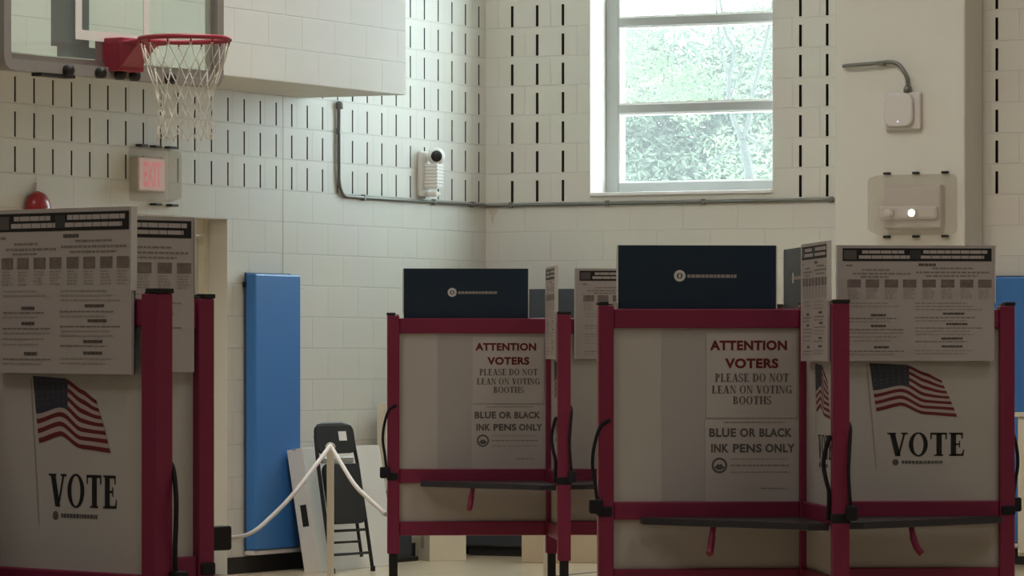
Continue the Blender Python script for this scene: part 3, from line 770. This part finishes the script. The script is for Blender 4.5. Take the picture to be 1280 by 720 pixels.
# security camera
sc_ = on_left('security_camera', 'white wall camera with black round lens on a ribbed bracket, above the conduit', 'security camera', 528, zl(528, 215))
mb = MB(); mb.box(-.075, .075, -.03, 0, -.17, .14, 'white'); mb.build('back_plate', sc_, .01)
mb = MB(); mb.box(-.03, .055, -.13, -.03, -.115, .055, 'white')
for k in range(7): mb.box(-.034, .060, -.136, -.03, -.105 + k * .023, -.094 + k * .023, 'white')
mb.build('ribbed_arm', sc_, .003)
mb = MB(); prof = [(.062 * math.sin(t), -.062 * math.cos(t)) for t in [math.pi * (i + .02) / 12.04 for i in range(13)]]
mb.lathe(prof, 'white', 24, Matrix.Translation((.01, -.10, .105))); hd = mb.build('camera_ball', sc_)
vd = Matrix.Rotation(-AL, 3, 'Z') @ Vector((0.08, -1, -.02)); vd.normalize()
q = Vector((0, 0, 1)).rotation_difference(vd).to_matrix().to_4x4()
mb = MB(); mb.lathe([(.038, .045), (.039, .062), (.030, .070), (.012, .074)], 'blacksteel', 20, Matrix.Translation((.01, -.10, .105)) @ q); mb.build('lens', hd)
mb = MB(); mb.box(-.02, .05, -.12, -.03, -.17, -.135, 'white'); mb.build('lower_bracket', sc_, .012)

# wireless access point on the pilaster, with its conduit
pz = zr(1131, 139, PP)
ap = on_right('access_point', 'white rounded square wireless access point on the pilaster, tiny blue light', 'access point', 1131, pz, PP)
mb = MB(); mb.box(-.125, .125, -.045, 0, -.125, .125, 'device'); mb.build('back_box', ap, .01)
mb = MB(); mb.prism(rrect(-.118, .085, -.105, .112, .055, 6), -.085, -.045, 'device', 'y'); hs = mb.build('housing', ap, .012); hs['label'] = 'rounded white cover'
mb = MB(); mb.lathe([(.006, .084), (.005, .088)], 'led', 12, Matrix.Translation((-.016, 0, -.072)) @ Rb); mb.build('indicator_light', ap)
zt = zr(1100, 80, PP); x0 = rt(1057, PP); xb_ = rt(1136, PP)
mb = MB(); pa = [RW(x0, PP + .045, zt - .008), RW(x0 + .2, PP + .045, zt), RW(rt(1115, PP), PP + .045, zt + .008)]
pa = smooth_path(pa + [RW(rt(1126, PP), PP + .045, zt - .01), RW(rt(1133, PP), PP + .045, zt - .055), RW(rt(1137, PP), PP + .04, zt - .11), RW(rt(1137, PP), PP + .035, pz + .12)], 6)
mb.tube(pa, .014, 'conduit', 10); pc = mb.build('pipe'); tag(pc, 'short bent grey pipe coming down into the access point', 'pipe')
mb = MB(); mb.lathe([(.028, 0), (.026, .03), (.016, .04)], 'conduit', 12, Matrix.Translation(RW(rt(1137, PP), PP + .035, pz + .125))); mb.build('fitting', pc)
mb = MB(); mb.box(-.02, .02, -.06, 0, -.015, .015, 'conduit', Matrix.Translation(RW(rt(1105, PP), PP, zt)) @ Matrix.Rotation(AR, 4, 'Z')); mb.build('clip', pc, .003)

# emergency light under a clear guard
ez = zr(1142, 256, PP)
em = on_right('emergency_light', 'white emergency light with one lit lamp under a clear guard on the pilaster', 'emergency light', 1145, ez, PP)
mb = MB(); mb.box(-.20, .20, -.07, 0, -.155, .13, 'device'); mb.build('housing', em, .012)
mb = MB(); mb.box(-.23, .19, -.105, -.07, -.10, -.01, 'device'); mb.build('lamp_tray', em, .02)
for x, k in ((-.145, 'white'), (.022, 'bulb')):
    mb = MB(); mb.lathe([(.034, .104), (.038, .118), (.034, .130), (.015, .135)], 'device', 18, Matrix.Translation((x, 0, -.058)) @ Rb); lh = mb.build('lamp_head', em)
    mb = MB(); mb.lathe([(.024, .135), (.020, .140), (.006, .143)], k, 16, Matrix.Translation((x, 0, -.058)) @ Rb); ll = mb.build('lens', lh)
guard(.29, .20, .175, .04).build('clear_guard', em)
for x in (-.20, 0.005, .21):
    for z in (.209, -.209): mb = MB(); mb.box(x - .024, x + .024, -.03, 0, z - .008, z + .008, 'black'); mb.build('guard_clip', em, .005)

# blue wall pads
def pad(name_label, tA, tB, wall, z0=.145, z1=1.895):
    P_ = LW if wall == 'l' else RW
    o = thing('wall_pad', name_label, 'wall pad', P_(tA, 0.013, 0), AL if wall == 'l' else AR, 'blue wall pads')
    wd_ = abs(tB - tA)
    m = MB(); m.box(0, wd_, -.085, -.012, z0, z1, 'blue'); cu_ = m.build('cushion', o, .012)
    m = MB(); m.box(.004, wd_ - .004, -.0125, -.001, z0 - .01, z1 + .008, 'bluedark'); m.box(-.02, .06, -.014, -.001, z1 - .085, z1 - .05, 'black'); m.box(wd_ - .05, wd_ + .16, -.014, -.001, z1 - .085, z1 - .068, 'device')
    m.build('backing_board', o, .002)
    m = MB(); m.box(.004, wd_ - .004, -.075, -.001, z0 - .03, z0 - .002, 'device'); m.build('bottom_rail', o, .003)
    return o
pad('tall blue wall pad beside the door on the white block wall', lt(318, .09), lt(375, .09), 'l')
pad('tall blue wall pad at the picture edge beyond the pilaster', rt(1236, .06), rt(1236, .06) + 1.2, 'r')

# rust stain below the conduit at the corner is part of the wall's wear
mb = MB(); mb.face([(.02, -.0015, 2.40), (.10, -.0015, 2.40), (.075, -.0015, 2.35), (.055, -.0015, 2.29), (.04, -.0015, 2.35)], 'stain')
tag(mb.build('trim_2', loc=RW(0, 0, 0), rz=AR), kind='structure')

# ------------------------------------------------------------------ floor things by the wall
# tall dark cabinet in the corner
cb = thing('storage_cabinet', 'tall dark grey steel cabinet in the corner behind the farthest booth', 'cabinet', RW(.10, .50, 0), AR)
mb = MB(); mb.box(0, .914, 0, .457, .06, 1.83, 'slate'); mb.box(.02, .894, .02, .43, 0, .06, 'black'); mb.build('body', cb, .004)
for a, b in ((.006, .454), (.460, .908)):
    m = MB(); m.box(a, b, -.018, 0, .07, 1.82, 'slate'); dr = m.build('door', cb, .004)
    hx = b - .05 if a < .1 else a + .05
    m = MB(); m.box(hx - .01, hx + .01, -.045, -.018, .95, 1.10, 'steel'); m.build('handle', dr, .004)

def carton(label, loc, rz, w_, d_, h_, k, name='carton'):
    o = thing(name, label, 'carton', loc, rz)
    m = MB(); m.box(0, w_, 0, d_, .0, h_, k); m.build('box', o, .004)
    m = MB(); m.box(-.001, w_ + .001, d_ / 2 - .03, d_ / 2 + .03, h_ - .12, h_ + .001, 'tape'); m.build('tape', o)
    m = MB(); m.box(.005, w_ - .005, .004, d_ / 2 - .003, h_ + .0005, h_ + .004, k); m.box(.005, w_ - .005, d_ / 2 + .003, d_ - .004, h_ + .0005, h_ + .004, k); m.build('flap', o)
    return o
carton('cream cardboard carton on the floor seen under the farthest booth, left of the dark cabinet', at(537, 0, 29.45) * Vector((1, 1, 0)) if False else Vector(((537 - 640) / F * 29.45, 29.45, 0)), math.radians(20), .26, .30, .20, 'carton')
carton('brown cardboard carton on the floor before the dark cabinet', Vector(((652 - 640) / F * 29.2, 29.2, 0)), math.radians(-4), .62, .24, .24, 'kraft')

# cream panel on dark feet
le = thing('display_panel', 'cream upright panel on a dark base, mostly hidden behind the farthest booth', 'panel', LW(lt(481, .14), .14, 0), AL)
mb = MB(); mb.box(.0, .36, 0, .06, .48, 1.06, 'cream'); mb.box(.01, .35, -.006, .0, .50, 1.04, 'whitecarton'); mb.build('board', le, .004)
mb = MB(); mb.box(.0, .36, -.01, .07, .03, .48, 'slate'); mb.box(-.02, .38, -.05, .10, 0, .03, 'black'); mb.build('base', le, .004)
lc = thing('cupboard', 'cream cupboard beyond the blue pad at the picture edge', 'cupboard', RW(rt(1272, .5), .5, 0), AR)
mb = MB(); mb.box(0, .8, 0, .38, .08, .98, 'cream'); mb.box(.03, .77, .03, .36, 0, .08, 'black'); mb.build('body', lc, .006)
mb = MB(); mb.box(-.02, .82, -.02, .39, .98, 1.01, 'cream'); mb.build('top', lc, .006)
for a in (.01, .405):
    m = MB(); m.box(a, a + .385, -.016, 0, .10, .96, 'cream'); dr = m.build('door', lc, .004)
    m = MB(); m.lathe([(.008, 0), (.014, .02), (.006, .03)], 'steel', 10, Matrix.Translation((a + (.34 if a < .1 else .045), -.016, .6)) @ Rb); m.build('knob', dr)

# long white carton leaning on the wall
lean1 = math.radians(9.5)
wc = thing('flat_carton', 'long white flat carton with a hand hole, leaning on the wall behind the black chair', 'carton', LW(lt(400, .36), .36, 0), AL)
Rl = Matrix.Rotation(-lean1, 4, 'X')
mb = MB(); mb.box(0, 1.02, 0, .115, 0.0, .80, 'whitecarton', Rl); mb.build('box', wc, .004)
mb = MB(); mb.box(-.002, .0, .03, .075, .30, .44, 'ink', Rl); mb.build('hand_hole', wc)
mb = MB(); mb.box(-.0015, 1.0215, .045, .07, .79, .8012, 'tape', Rl); mb.build('tape', wc)

# folded chair
fc_ = thing('folding_chair', 'black folding chair, folded and leaning on the white carton by the blue pad', 'chair', LW(lt(416, .54), .54, 0), AL - math.radians(8))
lean = math.radians(10)
Rc = Matrix.Rotation(-lean, 4, 'X')
def T(p): return tuple(Rc @ Vector(p))
CW = .42
mb = MB(); out = [(0.0, 0, 0.012), (0.0, 0, .30), (0.005, 0, .70), (.02, 0, .88), (.06, 0, .945), (.12, 0, .955), (CW - .12, 0, .955), (CW - .06, 0, .945), (CW - .02, 0, .88), (CW - .005, 0, .70), (CW, 0, .30), (CW, 0, .012)]
mb.tube([T(p) for p in out], .0125, 'blacksteel', 8)
for z in (.12, .27): mb.tube([T((0, 0, z)), T((CW, 0, z))], .009, 'blacksteel', 8)
mb.build('front_frame', fc_)
mb = MB(); mb.tube([T((.05, .035, .10)), T((.05, .035, .62))], .011, 'blacksteel', 8); mb.tube([T((CW - .05, .035, .10)), T((CW - .05, .035, .62))], .011, 'blacksteel', 8); mb.tube([T((.05, .035, .2)), T((CW - .05, .035, .2))], .008, 'blacksteel', 8)
mb.build('rear_legs', fc_)
mb = MB(); mb.prism(rrect(.012, CW - .012, .765, .95, .05), -.014, .006, 'seatblack', 'y'); 
mb.v = [T(p) for p in mb.v]; bk = mb.build('backrest', fc_, .004)
mb = MB(); mb.box(.24, .32, -.0165, -.0145, .845, .905, 'edge', Rc); mb.build('sticker', bk)
mb = MB(); mb.box(.05, CW - .05, -.008, .012, .705, .74, 'steel', Rc); mb.build('hinge_bar', fc_, .004)
mb = MB(); mb.prism(rrect(.025, CW - .025, .31, .70, .06), -.035, .0, 'seatblack', 'y'); mb.v = [T(p) for p in mb.v]; mb.build('seat', fc_, .008)
for x in (0, CW):
    m = MB(); m.lathe([(.016, 0), (.016, .03), (.013, .035)], 'black', 10, Matrix.Translation((x, .0, 0))); m.build('rubber_foot', fc_)

# stanchions and rope
def stanchion(label, px, Y, top):
    o = thing('rope_post', label, 'post', ((px - 640) / F * Y, Y, 0), 0, 'white rope posts')
    m = MB(); m.lathe([(.0165, .02), (.0165, top - .03), (.02, top - .03), (.02, top - .008), (.012, top)], 'white', 16); m.build('pole', o)
    m = MB(); m.lathe([(.16, 0), (.16, .012), (.06, .03), (.022, .05)], 'white', 24); m.build('base', o)
    m = MB(); m.tube([(.02 * math.cos(t), .0, top - .005 + .02 * math.sin(t)) for t in [math.pi * i / 8 for i in range(9)]], .004, 'white', 6); m.build('hook', o)
    return o
PY_ = 20.2; ptop = H - (558 - 440) / F * PY_
stanchion('white rope post before the black folding chair, rope tied to its top', 413, PY_, ptop)
stanchion('white rope post partly hidden behind the leg of the farthest booth', 684.0, 19.3, .72)
pt = Vector(((413 - 640) / F * PY_, PY_, ptop + .004))
xC, yC, aC, _ = UNITS['C']
eC = Vector((xC, yC, 0)) + Vector((math.cos(aC), math.sin(aC), 0)) * (WL + .052); eC.z = H - (673 - 440) / F * eC.y
eB = Vector((UNITS['B'][0], UNITS['B'][1], 0)) + Vector((-math.cos(UNITS['B'][2]), -math.sin(UNITS['B'][2]), 0)) * (WL + .03); eB.z = H - (643 - 440) / F * eB.y
def sagp(px, py, f, a, b):
    Y = 1 / ((1 - f) / a.y + f / b.y); return at(px, py, Y)
r1 = smooth_path([eC, sagp(310, 668, .2, eC, pt), sagp(338, 647, .42, eC, pt), sagp(372, 611, .70, eC, pt), pt], 10)
r2 = smooth_path([pt, sagp(428, 582, .22, pt, eB), sagp(445, 608, .48, pt, eB), sagp(468, 630, .75, pt, eB), eB], 10)
def rad(p): return .0021 * p.y / 4.6
mb = MB(); mb.tube(r1 + r2[1:], [max(.0055, min(.0105, .0005 * p.y)) for p in (r1 + r2[1:])], 'rope', 8)
rp = mb.build('rope'); tag(rp, 'thin white rope drooping from the nearest booth over the white post to the farthest booth', 'rope')
mb = MB(); mb.box(-.03, .03, -.02, .02, -.028, .03, 'black', Matrix.Translation(eC) @ Matrix.Rotation(aC, 4, 'Z')); mb.build('rope_clip', rp, .006)

# ------------------------------------------------------------------ trees outside the window
def tree(label, Y, limbs, clusters, k, seed, leaf_n, lsize):
    rs = random.Random(seed)
    base = at(limbs[0][0][0], limbs[0][0][1], Y)
    o = thing('tree', label, 'tree', (base.x, base.y, 0), 0, 'trees outside the window')
    inv = Matrix.Translation((-base.x, -base.y, 0))
    m = MB()
    for li, lb in enumerate(limbs):
        pp = [inv @ at(x, y, Y + dy) for x, y, dy in [(q[0], q[1], q[2] if len(q) > 2 else 0) for q in lb[:-1]]]
        r0, r1_ = lb[-1]; sp_ = smooth_path(pp, 5); n = len(sp_)
        m.tube(sp_, [r0 + (r1_ - r0) * i / (n - 1) for i in range(n)], 'bark', 7)
    m.build('trunk', o)
    m = MB()
    for (px, py, rx, ry, dens) in clusters:
        c = inv @ at(px, py, Y) + Vector((0, 1.0, 0)); s = Y / F
        for _ in range(int(leaf_n * dens)):
            while True:
                q = Vector((rs.uniform(-1, 1), rs.uniform(-1, 1), rs.uniform(-1, 1)))
                if q.length < 1: break
            p = c + Vector((q.x * rx * s, q.y * .7, q.z * ry * s))
            a = Vector((rs.uniform(-1, 1), rs.uniform(-1, 1), rs.uniform(-.7, .7))).normalized(); b = a.orthogonal().normalized()
            L_ = lsize * rs.uniform(.6, 1.3); W_ = L_ * .35
            m.face([p - a * L_, p + b * W_ - a * L_ * .1, p + a * L_, p - b * W_ - a * L_ * .1], k)
    fo = m.build('foliage', o); fo['kind'] = 'stuff'
    return o
tree('bare-limbed forked tree close outside the window', 38.0,
     [[(945, 560), (941, 300), (937, 225), (928, 175), (.055, .035)],
      [(928, 175), (917, 150), (911, 120), (912, 95), (918, 62), (905, 34), (896, -40), (.026, .012)],
      [(928, 175), (936, 150), (940, 120), (950, 80), (962, 30), (970, -40), (.026, .012)],
      [(911, 95), (903, 70), (897, 30), (893, -30), (.018, .008)],
      [(932, 170), (948, 180), (975, 190), (.012, .005)],
      [(926, 185), (900, 195), (880, 206), (868, 215), (.012, .004)],
      [(943, 100), (948, 115), (968, 98), (.009, .004)], [(914, 120), (935, 70), (965, 66), (.010, .004)]],
     [(930, 60, 55, 70, .4), (940, 190, 60, 50, .3), (800, 60, 45, 40, .4), (830, 100, 60, 35, .5), (870, 110, 40, 40, .4)], 'leaf', 21, 1800, .032)
tree('broad leafy tree beyond the forked tree', 47.0,
     [[(712, 640), (708, 330), (704, 230), (715, 120), (.12, .05)], [(704, 230), (740, 160), (800, 130), (.04, .012)]],
     [(800, 205, 90, 60, 1.3), (870, 200, 90, 60, 1.3), (945, 200, 80, 70, 1.3), (935, 110, 70, 60, .8), (860, 125, 60, 35, .55), (800, 135, 50, 40, .4), (950, 50, 60, 60, .6), (790, 60, 50, 40, .5), (860, 60, 60, 40, .35)], 'leaf2', 5, 3000, .055)
